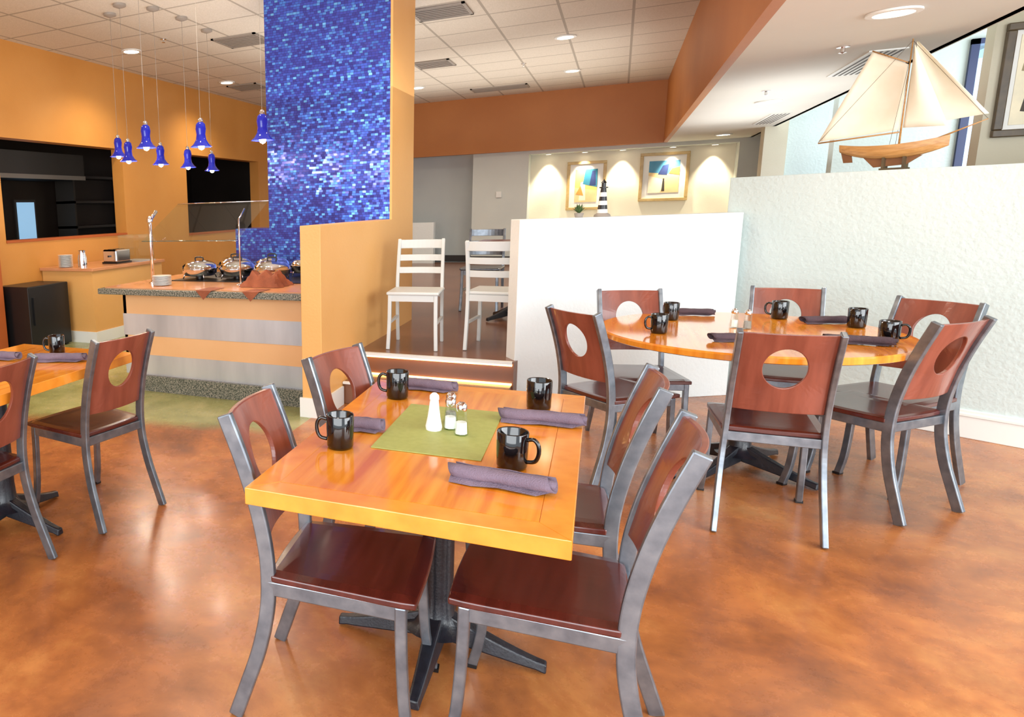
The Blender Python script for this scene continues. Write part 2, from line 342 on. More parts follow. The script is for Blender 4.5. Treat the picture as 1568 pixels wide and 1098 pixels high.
# ---------------- pictures ----------------
def picture(name,x0,x1,z0,z1,y,fm,am,fw=.05,matw=.07):
    g=grp(name,((x0+x1)/2,y,(z0+z1)/2)); w=(x1-x0)/2;h=(z1-z0)/2
    boxes('frame',[(-w,w,-.04,0,-h,-h+fw),(-w,w,-.04,0,h-fw,h),(-w,-w+fw,-.04,0,-h+fw,h-fw),(w-fw,w,-.04,0,-h+fw,h-fw)],fm,g,bev=.006)
    boxes('mat',[(-w+fw,w-fw,-.015,-.005,-h+fw,h-fw)],M_fabw,g)
    W=w-fw-matw;H=h-fw-matw
    boxes('art',[(-W,W,-.02,-.016,-H,H)],am[0],g)
    for i,(poly,m) in enumerate(am[1]):
        n=len(poly); obj('art_shape_%d'%i,mesh('s',[(a*W,-.0205-.0006*i,b*H) for a,b in poly],[tuple(range(n))],m),g)
    return g
A=lambda n,r,g_,b_: noisy(n,lin(r,g_,b_),lin(min(255,r+18),min(255,g_+14),min(255,b_+10)),8,.6)
c_yel,c_teal,c_cream,c_navy,c_or,c_sky,c_sand,c_ink=A('paint_yellow',236,200,110),A('paint_teal',40,120,150),A('paint_cream',238,230,204),A('paint_navy',30,50,104),A('paint_orange',226,150,70),A('paint_sky',70,140,180),A('paint_sand',232,204,150),A('paint_ink',60,54,46)
picture('framed_picture',-.88,-.24,1.28,2.14,YB+.355,M_frg,(c_yel,[([(-1,-1),(1,-1),(1,-.3),(-1,-.1)],c_sand),([(-.6,-.9),(.0,-.9),(-.1,.3),(-.5,.2)],c_cream),([(-.3,.1),(1,-.1),(1,1),(-.1,1)],c_teal),([(.3,.0),(.9,.0),(.8,.9),(.5,.9)],c_navy),([(-.9,-.5),(-.2,-.6),(-.5,.0)],c_or)]),.05,.09)
picture('framed_picture',.28,1.02,1.40,2.22,YB+.355,M_frg,(c_sand,[([(-1,.3),(1,.1),(1,1),(-1,1)],c_sky),([(-.4,.15),(.2,.1),(.3,.8),(-.1,.7)],c_navy),([(-1,-1),(-.2,-1),(.1,-.2),(-1,.1)],c_cream),([(-.1,-.9),(.1,-.9),(.05,-.1),(-.05,-.1)],c_ink),([(.3,.2),(1,.1),(1,.6),(.5,.5)],c_or)]),.05,.09)
picture('framed_picture',2.31,2.95,1.80,2.56,6.995,M_frw,(c_cream,[([(-.8,-.7),(-.1,-.8),(0,-.2),(-.7,-.1)],c_ink),([(-.9,.2),(-.3,.1),(-.2,.8),(-.8,.9)],A('paint_khaki',150,138,104)),([(.1,-.5),(.8,-.6),(.7,.6),(.2,.7)],A('paint_khaki2',120,112,90)),([(-.6,-.55),(-.3,-.6),(-.25,-.35),(-.5,-.3)],c_cream),([(-.7,.35),(-.45,.3),(-.4,.65),(-.65,.7)],c_ink)]),.05,.03)
boxes('thermostat',[(-2.06,-1.96,YB-.025,YB,1.55,1.66)],M_trim,bev=.005)

# ---------------- ceiling fixtures ----------------
def downlight(x,y,z,power,r=.09,col=(1,.88,.72)):
    g=grp('recessed_downlight',(x,y,z))
    lathe('ring',[(r+.03,-.001),(r+.03,-.012),(r,-.014),(r,-.004)],M_trim,g,seg=24)
    lathe('lens',[(.0,-.006),(r,-.006),(r,-.004)],M_emit,g,seg=24)
    if power:
        l=bpy.data.lights.new('downlight_lamp','SPOT'); l.energy=power; l.spot_size=math.radians(140); l.spot_blend=.9; l.shadow_soft_size=.1; l.color=col
        o=bpy.data.objects.new('lamp',l); link(o,g,(0,0,-.05))
for x,y in ((-.68,9.5),(-.74,11.94),(-5.24,7.17),(-5.33,9.64),(-3.05,11.97)): downlight(x,y,ZC,130)
for x,y in ((-1.2,2.2),(-3.6,2.2),(-4.9,4.6)): downlight(x,y,ZC,60)
for x,y in ((-2.8,4.2),(-1.0,5.6)): downlight(x,y,ZC,90)
for x,y in ((1.20,4.96),(1.32,12.9),(1.25,8.8)): downlight(x,y,ZS,30,.085)
for x in (-1.2,-.6,.0,.75,1.35):
    g=grp('niche_spotlight',(x,YB+.2,nz1))
    lathe('ring',[(.06,-.001),(.06,-.012),(.045,-.014),(.045,-.004)],M_trim,g,seg=20); lathe('lens',[(0,-.006),(.045,-.006),(.045,-.004)],M_emit,g,seg=20)
    l=bpy.data.lights.new('niche_lamp','SPOT'); l.energy=95; l.spot_size=math.radians(70); l.spot_blend=.7; l.shadow_soft_size=.03; l.color=(1,.89,.68)
    o=bpy.data.objects.new('lamp',l); link(o,g,(0,0,-.03),(math.radians(8),0,0))
def vent(x,y,z,w,d,n=7,name='air_vent'):
    g=grp(name,(x,y,z)); f=.03
    boxes('frame',[(-w/2,w/2,-d/2,-d/2+f,-.015,0),(-w/2,w/2,d/2-f,d/2,-.015,0),(-w/2,-w/2+f,-d/2,d/2,-.015,0),(w/2-f,w/2,-d/2,d/2,-.015,0)],M_vent,g)
    boxes('core',[(-w/2+f,w/2-f,-d/2+f,d/2-f,-.004,-.001)],M_ventd,g)
    boxes('slats',[(-w/2+f,w/2-f,-d/2+f+(d-2*f)*(i+.5)/n-.012,-d/2+f+(d-2*f)*(i+.5)/n+.012,-.014,-.004) for i in range(n)],M_vent,g)
vent(-1.70,7.55,ZC,.55,.5); vent(-2.37,10.16,ZC,.5,.5); vent(-1.9,12.9,ZC,.9,.4); vent(-3.9,7.46,ZC,.55,.5); vent(-5.25,10.18,ZC,.5,.5)
def lvent(x,y,w,d):
    g=grp('linear_vent',(x,y,ZS)); boxes('frame',[(-w/2,w/2,-d/2,d/2,-.008,0)],M_trim,g)
    boxes('slots',[(-w/2+.03+i*(w-.06)/4,-w/2+.045+i*(w-.06)/4,-d/2+.03,d/2-.03,-.0095,-.008) for i in range(5)],M_ventd,g)
lvent(1.50,6.75,.2,1.1); lvent(1.58,10.8,.2,1.3)
for x,y,z in ((-1.3,10.9,ZC),(1.1,7.9,ZS),(-4.6,6.9,ZC),(1.2,5.9,ZS)):
    lathe('fire_sprinkler',[(.035,0),(.035,-.008),(.012,-.012),(.012,-.035),(.022,-.04),(0,-.045)],M_chrome,None,(x,y,z),16)

def pendant(x,y,z):
    g=grp('pendant_lamp',(x,y,z))
    pr=[(.018,.17),(.034,.155),(.040,.12),(.034,.08),(.040,.04),(.060,.01),(.084,-.012),(.078,-.012),(.036,.036),(.026,.08)]
    lathe('shade',pr,M_blue,g,seg=24)
    lathe('collar',[(.008,.20),(.018,.19),(.02,.165),(.0,.16)],M_chrome,g,seg=16)
    tube('cord',[(0,0,.19),(0,0,ZC-z-.02)],.002,M_vent,g,6)
    lathe('canopy',[(.06,ZC-z),(.06,ZC-z-.02),(.02,ZC-z-.035),(0,ZC-z-.036)],M_vent,g,seg=24)
    lathe('bulb',[(0,.05),(.020,.035),(.028,.005),(.020,-.026),(0,-.036)],M_emit,g,seg=14)
    l=bpy.data.lights.new('pendant_light','POINT'); l.energy=10; l.shadow_soft_size=.02; l.color=(1,.82,.58)
    o=bpy.data.objects.new('lamp',l); link(o,g,(0,0,-.07))
for p in ((-2.85,4.72,1.95),(-3.45,4.85,1.99),(-2.30,4.66,1.955),(-4.0,5.85,1.93),(-4.46,5.79,2.03),(-4.19,5.59,1.96),(-3.96,6.28,1.917),(-4.0,6.83,1.906)): pendant(*p)

# ---------------- dining chair ----------------
def chair_parts():
    parts=[]
    zs=[.0,.10,.22,.34,.44,.54,.66,.78,.905]; ys=[-.30,-.265,-.225,-.20,-.195,-.203,-.228,-.265,-.312]
    xs=[.195,.190,.184,.178,.174,.172,.171,.170,.170]
    def itp(z,A):
        for i in range(len(zs)-1):
            if zs[i]<=z<=zs[i+1]: t=(z-zs[i])/(zs[i+1]-zs[i]); return A[i]*(1-t)+A[i+1]*t
        return A[-1]
    ypost=lambda z:itp(z,ys)
    for s,n in ((-1,'post_left'),(1,'post_right')):
        path=bez([(s*x,y,z) for x,z,y in zip(xs,zs,ys)],40)
        parts.append((n,barm(n,path,.022,.042,M_frame),.004))
        path=bez([(s*.188,.175,.435),(s*.190,.178,.3),(s*.194,.19,.12),(s*.20,.215,0)],18)
        parts.append(('front_leg_'+n[5:],barm('fl',path,.026,.030,M_frame),.004))
        parts.append(('foot_'+n[5:],mesh('foot',*boxdata(s*.20-.015,s*.20+.015,.198,.232,0,.012),M_black),0))
    v=[];f=[]
    for b in [(-.19,.19,.165,.187,.395,.437),(-.175,.175,-.205,-.183,.395,.437)]:
        a,c=boxdata(*b); k=len(v); v+=a; f+=[tuple(i+k for i in q) for q in c]
    parts.append(('seat_rails',mesh('rails',v,f,M_frame),.003))
    for s in (-1,1): parts.append(('side_rail',barm('sr',[(s*.174,-.2,.416),(s*.181,0,.416),(s*.188,.18,.416)],.022,.042,M_frame),.003))
    nx,ny=12,12; V=[];F=[]
    for top in (1,0):
        for j in range(ny+1):
            for i in range(nx+1):
                u=i/nx*2-1; w=j/ny*2-1
                hw=.186+.024*(w*.5+.5)
                x=u*hw*(1-.03*w**8); y=w*.215+.008*(1-u*u)*(w>.9)
                y=max(y,-.19-.01*(1-u*u))
                z=.462-.006*(1-u*u)*(1-w*w)-.006*(max(abs(u),abs(w))**10) if top else .437
                V.append((x,y,z))
    n1=(nx+1)*(ny+1); q=lambda i,j:j*(nx+1)+i
    for j in range(ny):
        for i in range(nx):
            F.append((q(i,j),q(i+1,j),q(i+1,j+1),q(i,j+1))); F.append((n1+q(i,j+1),n1+q(i+1,j+1),n1+q(i+1,j),n1+q(i,j)))
    B=[q(i,0) for i in range(nx)]+[q(nx,j) for j in range(ny)]+[q(i,ny) for i in range(nx,0,-1)]+[q(0,j) for j in range(ny,0,-1)]
    for i in range(len(B)):
        a,b=B[i],B[(i+1)%len(B)]; F.append((b,a,n1+a,n1+b))
    parts.append(('seat',mesh('seat',V,F,M_seat),.004))
    z0,z1=.545,.897; cz=.745; rx,rz=.076,.088; HW=.161; th=.016; NA=48; RN=5
    V=[];F=[]
    def P(x,z,side):
        bow=-.026*(1-(x/HW)**2); y=ypost(z)+bow+.004
        return (x,y+side*th/2,z)
    angs=[2*math.pi*k/NA for k in range(NA)]
    for cx,czz in ((HW,z1),(-HW,z1),(-HW,z0),(HW,z0)):
        a=math.atan2(czz-cz,cx)%(2*math.pi); i=min(range(NA),key=lambda k:abs(angs[k]-a)); angs[i]=a
    for side in (1,-1):
        for rr in range(RN+1):
            t=rr/RN
            for a in angs:
                c,s=math.cos(a),math.sin(a)
                k=min(HW/abs(c) if abs(c)>1e-6 else 1e9,((z1-cz) if s>0 else (cz-z0))/abs(s) if abs(s)>1e-6 else 1e9)
                e=1/math.sqrt((c/rx)**2+(s/rz)**2)
                R=e*(1-t)+k*t; V.append(P(c*R,cz+s*R,side))
    n1=(RN+1)*NA
    for rr in range(RN):
        for i in range(NA):
            j=(i+1)%NA; a=rr*NA
            F.append((a+i,a+NA+i,a+NA+j,a+j)); F.append((n1+a+j,n1+a+NA+j,n1+a+NA+i,n1+a+i))
    for i in range(NA):
        j=(i+1)%NA; a=RN*NA
        F.append((i,j,n1+j,n1+i)); F.append((a+j,a+i,n1+a+i,n1+a+j))
    parts.append(('back_panel',mesh('back_panel',V,F,M_backw),.003))
    return parts
CP=chair_parts()
def chair(x,y,fx,fy):
    g=grp('dining_chair',(x,y,0.001),math.atan2(fy,fx)-math.pi/2)
    for n,m,b in CP: obj(n,m,g,bev=b)
chair(-.635,1.80,1,.10)      # A
chair(-.120,1.89,-1,.0)    # B
chair(-.66,2.44,.97,-.25)   # C
chair(-.17,2.44,-1,-.06)    # D
chair(.645,3.77,0,1)        # E
chair(.04,4.10,.72,.69)     # F
chair(.16,4.57,.25,-.97)    # G
chair(.89,4.86,-.10,-.99)   # H
chair(1.25,4.47,-.7,-.72)   # I
chair(1.11,4.20,-.70,.71)   # J
chair(-2.30,2.60,-.98,.18)  # K
chair(-2.385,1.88,-1,0)     # M

# ---------------- tables ----------------
def base(g,x=0,y=0,h=.72,arm=.33,rz=0):
    prof=[(.11,.085),(.075,.10),(.055,.13),(.05,.2),(.05,h-.05),(.06,h-.04),(.06,h-.02),(.13,h-.012),(.13,h)]
    lathe('pedestal',prof,M_iron,g,(x,y,0),28)
    for k in range(4):
        a=rz+k*math.pi/2; c,s=math.cos(a),math.sin(a)
        V=[];F=[]; n=10
        for i in range(n+1):
            t=i/n; r=.03+t*(arm-.03); w=.036*(1-t)+.020*t; zt=.105*(1-t)**1.3+.035; zb=max(.012,.045*(1-t)+.006) if t<.93 else .003
            for sx,zz in ((-w,zb),(w,zb),(w*.7,zt),(-w*.7,zt)): V.append((x+c*r-s*sx,y+s*r+c*sx,zz))
        for i in range(n):
            for q in range(4):
                l=(q+1)%4; F.append((i*4+q,i*4+l,i*4+4+l,i*4+4+q))
        F+=[(3,2,1,0),tuple(range(4*n,4*n+4))]
        obj('foot_%d'%(k+1),mesh('foot',V,F,M_iron),g,bev=.006)
def rect_table(cx,cy,rz,w=.762,l=1.22):
    g=grp('dining_table',(cx,cy,0),rz); a,b=w/2,l/2; e=.07
    boxes('top',[(-a+e,a-e,-b+e,b-e,.715,.7603)],M_top,g)
    z0,z1=.715,.76
    def fr(name,poly,m):
        V=[(x,y,z0) for x,y in poly]+[(x,y,z1) for x,y in poly]
        F=[(3,2,1,0),(4,5,6,7)]+[(i,(i+1)%4,4+(i+1)%4,4+i) for i in range(4)]
        obj(name,mesh(name,V,F,m),g,bev=.002)
    fr('border_front',[(-a,-b),(a,-b),(a-e,-b+e),(-a+e,-b+e)],M_edge); fr('border_right',[(a,-b),(a,b),(a-e,b-e),(a-e,-b+e)],M_edge)
    fr('border_back',[(a,b),(-a,b),(-a+e,b-e),(a-e,b-e)],M_edge); fr('border_left',[(-a,b),(-a,-b),(-a+e,-b+e),(-a+e,b-e)],M_edge)
    base(g,-.02,.05,.715,.34)
rect_table(-.438,2.095,.019)
rect_table(-2.53,2.21,0)
g=grp('round_dining_table',(.62,4.36,0))
lathe('top',[(0,.722),(.665,.722),(.68,.728),(.682,.752),(.675,.76),(.61,.7605),(0,.7605)],M_top,g,seg=96)
base(g,.03,.04,.722,.38,math.radians(-35))

# ---------------- tabletop things ----------------
MUGm=lathem('mug_body',[(0,.003),(.032,.003),(.036,.0),(.039,.008),(.040,.05),(.0405,.098),(.039,.1005),(.037,.098),(.0365,.02),(.03,.012),(0,.011)],M_ceram,40)
HANm=tubem('mug_handle',bez([(.038,0,.082),(.056,0,.086),(.068,0,.072),(.069,0,.048),(.060,0,.028),(.038,0,.022)],24),.0055,M_ceram,10)
def mug(x,y,ang,z=.761):
    g=grp('coffee_mug',(x,y,z),math.radians(ang)); obj('body',MUGm,g); obj('handle',HANm,g)
for a in ((-.69,1.86,190),(-.685,2.45,185),(-.205,2.48,75),(-.215,1.88,-15)): mug(*a)
for a in ((.22,4.16,200),(.30,4.64,120),(.84,4.84,160),(1.13,4.62,60),(1.15,4.20,-20)): mug(*a)
mug(-2.50,2.64,200)
def rollm(mt,Lh=.12):
    V=[];F=[];ns=44;nl=14
    for j in range(nl+1):
        x=-Lh+2*Lh*j/nl
        for i in range(ns+1):
            t=i/ns; a=t*2*math.pi*2.1; r=.010+.013*t
            r*=1+.05*math.sin(3*a+j*.8)+.03*math.sin(j*1.7)
            V.append((x+(.012*math.sin(t*9) if j in(0,nl) else 0),r*math.cos(a)*1.15,r*math.sin(a)*.85+.021))
    for j in range(nl):
        for i in range(ns):
            a=j*(ns+1)+i; F.append((a,a+1,a+ns+2,a+ns+1))
    return mesh('napkin_roll',V,F,mt,True)
RM=rollm(M_nap); RD=rollm(M_napd)
def nap(x,y,ang,m=RM,s=1.,z=.7615):
    g=grp('rolled_napkin',(x,y,z),math.radians(ang)); g.scale=(s,1.1,1.1)
    o=obj('cloth',m,g); sl=o.modifiers.new('s','SOLIDIFY'); sl.thickness=.0025
    v=[(-.118,-.03,.001),(-.06,-.034,.001),(.0,-.026,.004),(.09,-.03,.002),(.118,-.015,.008),(.118,.0,.02),(-.118,0,.02)]
    obj('flap',mesh('flap',v,[(0,1,2,3,4,5,6)],m.materials[0]),g)
nap(-.70+.02,2.035,6,RM,.52,.7615); nap(-.63,2.60,-3); nap(-.182,2.31,3); nap(-.225,1.735,-4,RM,1.0)
nap(.42,4.86,5,RD,.9);nap(.55,4.02,15,RD);nap(1.02,4.10,-6,RD,1.);nap(1.02,4.72,20,RD,.9);nap(-2.37,2.52,20);nap(-2.72,2.45,10)
boxes('green_placemat',[(-.155,.155,-.245,.245,.0,.0025)],M_matg,None,loc=(-.455,2.135,.7612),rot=(0,0,.019))
def shaker(x,y,salt,z=.7640):
    g=grp('salt_shaker' if salt else 'pepper_shaker',(x,y,z))
    if salt==2:
        lathe('body',[(0,0),(.024,0),(.026,.01),(.020,.04),(.016,.07),(.013,.095)],M_fabw,g,seg=12)
        lathe('cap',[(.013,.095),(.015,.098),(.014,.11),(.006,.118),(0,.119)],M_wced,g,seg=20)
        return
    lathe('glass',[(0,0),(.021,0),(.023,.008),(.017,.05),(.014,.078)],M_glass,g,seg=8,smooth=False)
    lathe('fill',[(0,.003),(.018,.004),(.016,.04),(0,.041)],M_fabw if salt else M_vent,g,seg=8)
    lathe('cap',[(.0145,.075),(.016,.078),(.016,.092),(.009,.101),(0,.103)],M_chrome,g,seg=20)
shaker(-.475,2.115,2); shaker(-.43,2.14,1); shaker(-.388,2.095,1); shaker(-.44,2.195,0)
shaker(.58,4.45,1,.7615); shaker(.635,4.42,0,.7615)

# ---------------- ladder-back chairs ----------------
def whitechair(x,y,rz,name='white_ladderback_chair',m=None):
    m=m or M_wht
    g=grp(name,(x,y,.341),rz)
    for s in (-1,1):
        p=bez([(s*.18,-.24,0),(s*.18,-.20,.25),(s*.18,-.19,.45),(s*.178,-.22,.65),(s*.175,-.27,.84)],24)
        obj('back_post',barm('wp',p,.026,.032,m),g,bev=.004)
        p=bez([(s*.175,.17,.43),(s*.178,.175,.2),(s*.185,.19,0)],12); obj('front_leg',barm('wf',p,.028,.028,m),g,bev=.004)
        boxes('stretcher',[(s*.18-.01,s*.18+.01,-.2,.17,.2,.22)],m,g)
    boxes('seat',[(-.2,.2,-.2,.2,.43,.455)],m,g,bev=.01)
    boxes('rail',[(-.18,.18,.16,.18,.38,.43),(-.18,.18,-.2,-.18,.38,.43)],m,g)
    for z,h in ((.80,.07),(.69,.05),(.59,.05)):
        yb=-.22-.05*(z-.65)/.19
        V=[];F=[];n=10
        for i in range(n+1):
            xx=-.175+.35*i/n; b=-.025*(1-(xx/.175)**2)
            for yy in (-.009,.009):
                V.append((xx,yb+b+yy,z-h/2)); V.append((xx,yb+b+yy-.004,z+h/2))
        for i in range(n):
            a=i*4; F+=[(a,a+4,a+5,a+1),(a+2,a+3,a+7,a+6),(a+1,a+5,a+7,a+3),(a,a+2,a+6,a+4)]
        F+=[(0,1,3,2),(n*4,n*4+2,n*4+3,n*4+1)]
        obj('slat',mesh('slat',V,F,m),g,bev=.003)
whitechair(-1.40,5.52,math.pi+.10)
whitechair(-.80,5.68,-.08)
g=grp('bistro_table',(-.85,7.1,.341))
boxes('top',[(-.36,.36,-.36,.36,.72,.75)],M_backw,g,bev=.006)
base(g,0,0,.72,.3,.78)
whitechair(-1.25,7.7,math.pi,'metal_ladderback_chair',M_frame)
whitechair(-.5,7.8,math.pi-.2,'metal_ladderback_chair',M_frame)

# ---------------- buffet counter ----------------
g=grp('buffet_counter')
X0,X1=-3.64,-1.925
boxes('core',[(X0+.02,X1,4.68,6.08,.10,.82)],M_orp,g)
boxes('peach_band',[(X0,X1,4.66,4.69,.64,.82),(X0,X1,4.66,4.69,.30,.46),(X0,X0+.03,4.66,6.05,.64,.82),(X0,X0+.03,4.66,6.05,.30,.46)],M_peach,g)
boxes('steel_band',[(X0-.004,X1,4.654,4.69,.46,.64),(X0-.004,X1,4.654,4.69,.13,.30),(X0-.004,X0+.03,4.66,6.05,.46,.64),(X0-.004,X0+.03,4.66,6.05,.13,.30)],M_steel,g)
boxes('granite_kick',[(X0+.04,X1,4.62,6.0,0,.13)],M_gran,g)
boxes('granite_edge',[(-3.77,X1,4.50,6.10,.815,.862)],M_gran,g,bev=.006)
boxes('top',[(-3.74,X1,4.56,6.09,.862,.868)],M_ctop,g)
boxes('well_rim',[(-3.45,-2.15,5.1,5.95,.868,.874)],M_black,g)
g=grp('sneeze_guard',(0,0,.868))
for x,r in ((-3.46,.015),(-2.62,.006)):
    tube('post',[(x,4.85,0),(x,4.85,.52),(x,4.95,.60)],r,M_chrome,g,12)
    lathe('flange',[(.035,0),(.035,.012),(.018,.02),(0,.02)],M_chrome,g,(x,4.85,0),20)
    if x<-3: lathe('ball',[(0,.50),(.024,.515),(.026,.54),(.018,.56),(0,.565)],M_chrome,g,(x,4.85,0),16)
V=[(-3.5,4.78,.36),(-2.6,4.78,.36),(-2.6,5.35,.66),(-3.5,5.35,.66)]
o=obj('front_pane',mesh('pane',V,[(0,1,2,3)],M_pane),g)
tube('top_rail',[(-3.5,5.35,.66),(-2.6,5.35,.66)],.004,M_chrome,g,8)
tube('edge_trim',[(-3.5,4.78,.36),(-2.6,4.78,.36)],.004,M_wglass,g,6)
def chafer(x,y):
    g=grp('chafing_dish',(x,y,.8755))
    lathe('pan',[(0,.03),(.13,.03),(.15,.05),(.155,.085),(.165,.088),(.165,.094),(.15,.096)],M_chrome,g,seg=36)
    lathe('lid',[(.155,.094),(.15,.115),(.12,.142),(.07,.158),(0,.163)],M_chrome,g,seg=36)
    tube('handle',bez([(-.04,0,.158),(-.035,0,.185),(.035,0,.185),(.04,0,.158)],12),.006,M_black,g,8)
    for k in range(4):
        a=k*math.pi/2+.78; tube('leg_%d'%k,[(.13*math.cos(a),.13*math.sin(a),.06),(.15*math.cos(a),.15*math.sin(a),.004)],.006,M_chrome,g,8)
    lathe('burner',[(0,0),(.035,0),(.035,.02),(0,.021)],M_black,g,seg=16)
for x,y in ((-3.26,5.28),(-2.91,5.34),(-2.56,5.30),(-3.12,5.68),(-2.76,5.72),(-2.40,5.70)): chafer(x,y)
def plates(x,y,z,n=10,r=.09,name='plate_stack'):
    pr=[(0,0)]
    for i in range(n): pr+=[(r*.6,i*.009),(r,i*.009+.006),(r,i*.009+.008)]
    pr+=[(r*.6,n*.009),(0,n*.009)]
    lathe(name,pr,M_wced,None,(x,y,z),32)
plates(-3.32,4.78,.869,9,.08); plates(-2.03,4.95,.869,12,.08)
V=[];F=[];n=21
for j in range(n):
    for i in range(n):
        u=i/(n-1)*2-1;v=j/(n-1)*2-1; e=max(abs(u),abs(v))
        tri=abs(((u*1.5+v*.35+10)%1)*2-1)
        hh=.125*min(1,(1-e)*2.6)*(.62+.38*tri)
        V.append((u*.17+.01*math.sin(9*v),v*.13+.008*math.sin(8*u),hh+.001))
for j in range(n-1):
    for i in range(n-1): F.append((j*n+i,j*n+i+1,j*n+n+i+1,j*n+n+i))
o=obj('draped_brown_cloth',mesh('cloth',V,F,M_napb),None,(-2.42,4.90,.869))
g=grp('cloth_runner')
for x in (-2.75,-2.35):
    obj('corner',mesh('c',[(x-.07,4.492,.870),(x+.07,4.492,.870),(x,4.49,.80),(x-.07,4.7,.871),(x+.07,4.7,.871)],[(0,2,1),(0,1,4,3)],M_napb),g)

# ---------------- service cabinet at left wall ----------------
g=grp('service_cabinet')
boxes('body',[(-6.02,-5.27,6.22,7.6,.12,.83)],M_orp,g); boxes('top',[(-6.02,-5.23,6.18,7.62,.83,.865)],M_ctop,g,bev=.004)
boxes('kick',[(-6.02,-5.255,6.205,7.6,0,.13)],M_trim,g)
g=grp('undercounter_refrigerator')
boxes('body',[(-6.0,-5.55,5.5,6.12,.02,.72)],M_black,g,bev=.01); boxes('handle',[(-5.55,-5.53,5.55,5.57,.3,.6)],M_black,g)
boxes('feet',[(-5.97,-5.93,5.53,5.57,0,.03),(-5.62,-5.58,5.53,5.57,0,.03),(-5.62,-5.58,6.05,6.09,0,.03),(-5.97,-5.93,6.05,6.09,0,.03)],M_black,g)
plates(-5.72,6.3,.866,16,.085)
lathe('steel_pitcher',[(0,0),(.05,0),(.052,.1),(.038,.16),(.042,.19),(.036,.188),(0,.17)],M_chrome,None,(-5.52,6.36,.866),28)
g=grp('toaster',(-5.48,6.95,.866))
boxes('body',[(-.11,.11,-.14,.14,.012,.17)],M_chrome,g,bev=.02); boxes('slots',[(-.05,-.03,-.1,.1,.165,.172),(.03,.05,-.1,.1,.165,.172)],M_black,g)
boxes('base',[(-.115,.115,-.145,.145,0,.02)],M_black,g); boxes('lever',[(-.01,.01,-.165,-.14,.08,.10)],M_black,g)
g=grp('bread_display_case',(-5.45,7.32,.866))
boxes('glass_box',[(-.16,.16,-.16,.16,.01,.33)],M_glass,g); boxes('tray',[(-.17,.17,-.17,.17,0,.012)],M_steel,g)

# ---------------- lighthouse, plant, sailboat ----------------
g=grp('lighthouse_figurine',(-.105,5.575,1.336))
lathe('rock_base',[(.055,0),(.05,.015),(.035,.025),(0,.026)],M_vent,g,seg=12)
zz=.022
for i in range(6):
    r0=.034-.0028*i; r1=.034-.0028*(i+1); lathe('band_%d'%i,[(0,zz),(r0,zz),(r1,zz+.029),(0,zz+.029)],M_black if i%2 else M_fabw,g,seg=24); zz+=.029
lathe('gallery',[(0,zz),(.028,zz),(.028,zz+.008),(.014,zz+.009),(.014,zz+.035),(.019,zz+.036),(.004,zz+.055),(0,zz+.065)],M_black,g,seg=24)
g=grp('potted_succulent',(-.25,5.49,1.336))
lathe('pot',[(0,0),(.025,0),(.032,.03),(.028,.03),(0,.025)],M_vent,g,seg=20)
V=[];F=[]
for k in range(22):
    a=k*2.4; t=k/22; r=.02+.035*(1-t); h=.03+.04*t; c,s=math.cos(a),math.sin(a); b=len(V)
    V+=[(c*.004,s*.004,.026),(c*r*.6-s*.008,s*r*.6+c*.008,.03+h*.6),(c*r,s*r,.03+h),(c*r*.6+s*.008,s*r*.6-c*.008,.03+h*.6)]; F.append((b,b+1,b+2,b+3))
obj('leaves',mesh('leaves',V,F,M_green),g)

wd=Vector((3.4-.685,4.55-6.20)).normalized()
g=grp('model_sailboat',(1.515,5.79,1.581),math.atan2(wd.y,wd.x)); g.scale=(.79,.79,.955)
V=[];F=[];ns=14;nr=9
for i in range(ns+1):
    t=i/ns; x=-.38+.66*t
    beam=.07*math.sin(math.pi*min(1,t*.9+.12))**.7 if t<1 else .002
    sheer=.150+.03*(2*t-1)**2+.015*t; keel=.07+.06*abs(2*t-1.0)**2.2
    for j in range(nr):
        a=math.pi*j/(nr-1); V.append((x,-beam*math.cos(a),sheer-(sheer-keel)*math.sin(a)**.8))
for i in range(ns):
    for j in range(nr-1):
        a=i*nr+j; F.append((a,a+1,a+nr+1,a+nr))
    F.append((i*nr,i*nr+nr,i*nr+2*nr-1,i*nr+nr-1))
F.append(tuple(range(nr))[::-1]); F.append(tuple(range(ns*nr,ns*nr+nr)))
obj('hull',mesh('hull',V,F,M_hull),g)
HF=[(0,1,2,3),(7,6,5,4),(0,4,5,1),(1,5,6,2),(2,6,7,3),(3,7,4,0)]
obj('keel_fin',mesh('keel',[(-.22,-.006,.085),(.14,-.006,.085),(.05,-.006,.03),(-.15,-.006,.02),(-.22,.006,.085),(.14,.006,.085),(.05,.006,.03),(-.15,.006,.02)],HF,M_keel),g)
obj('rudder',mesh('rudder',[(-.38,-.004,.15),(-.31,-.004,.15),(-.29,-.004,.06),(-.35,-.004,.06),(-.38,.004,.15),(-.31,.004,.15),(-.29,.004,.06),(-.35,.004,.06)],HF,M_keel),g)
boxes('cradle',[(-.10,.06,-.05,.05,0,.012),(-.09,-.075,-.045,.045,.012,.08),(.035,.05,-.045,.045,.012,.08)],M_frw,g)
mx_=-.01
tube('mast',[(mx_,0,.12),(mx_,0,.80)],[.007,.004],M_hull,g); tube('bowsprit',[(.2,0,.175),(.47,0,.27)],[.006,.003],M_hull,g)
tube('boom',[(mx_-.01,0,.235),(-.54,0,.205)],.005,M_hull,g); tube('gaff',[(mx_-.01,0,.66),(-.25,0,.765)],.004,M_hull,g)
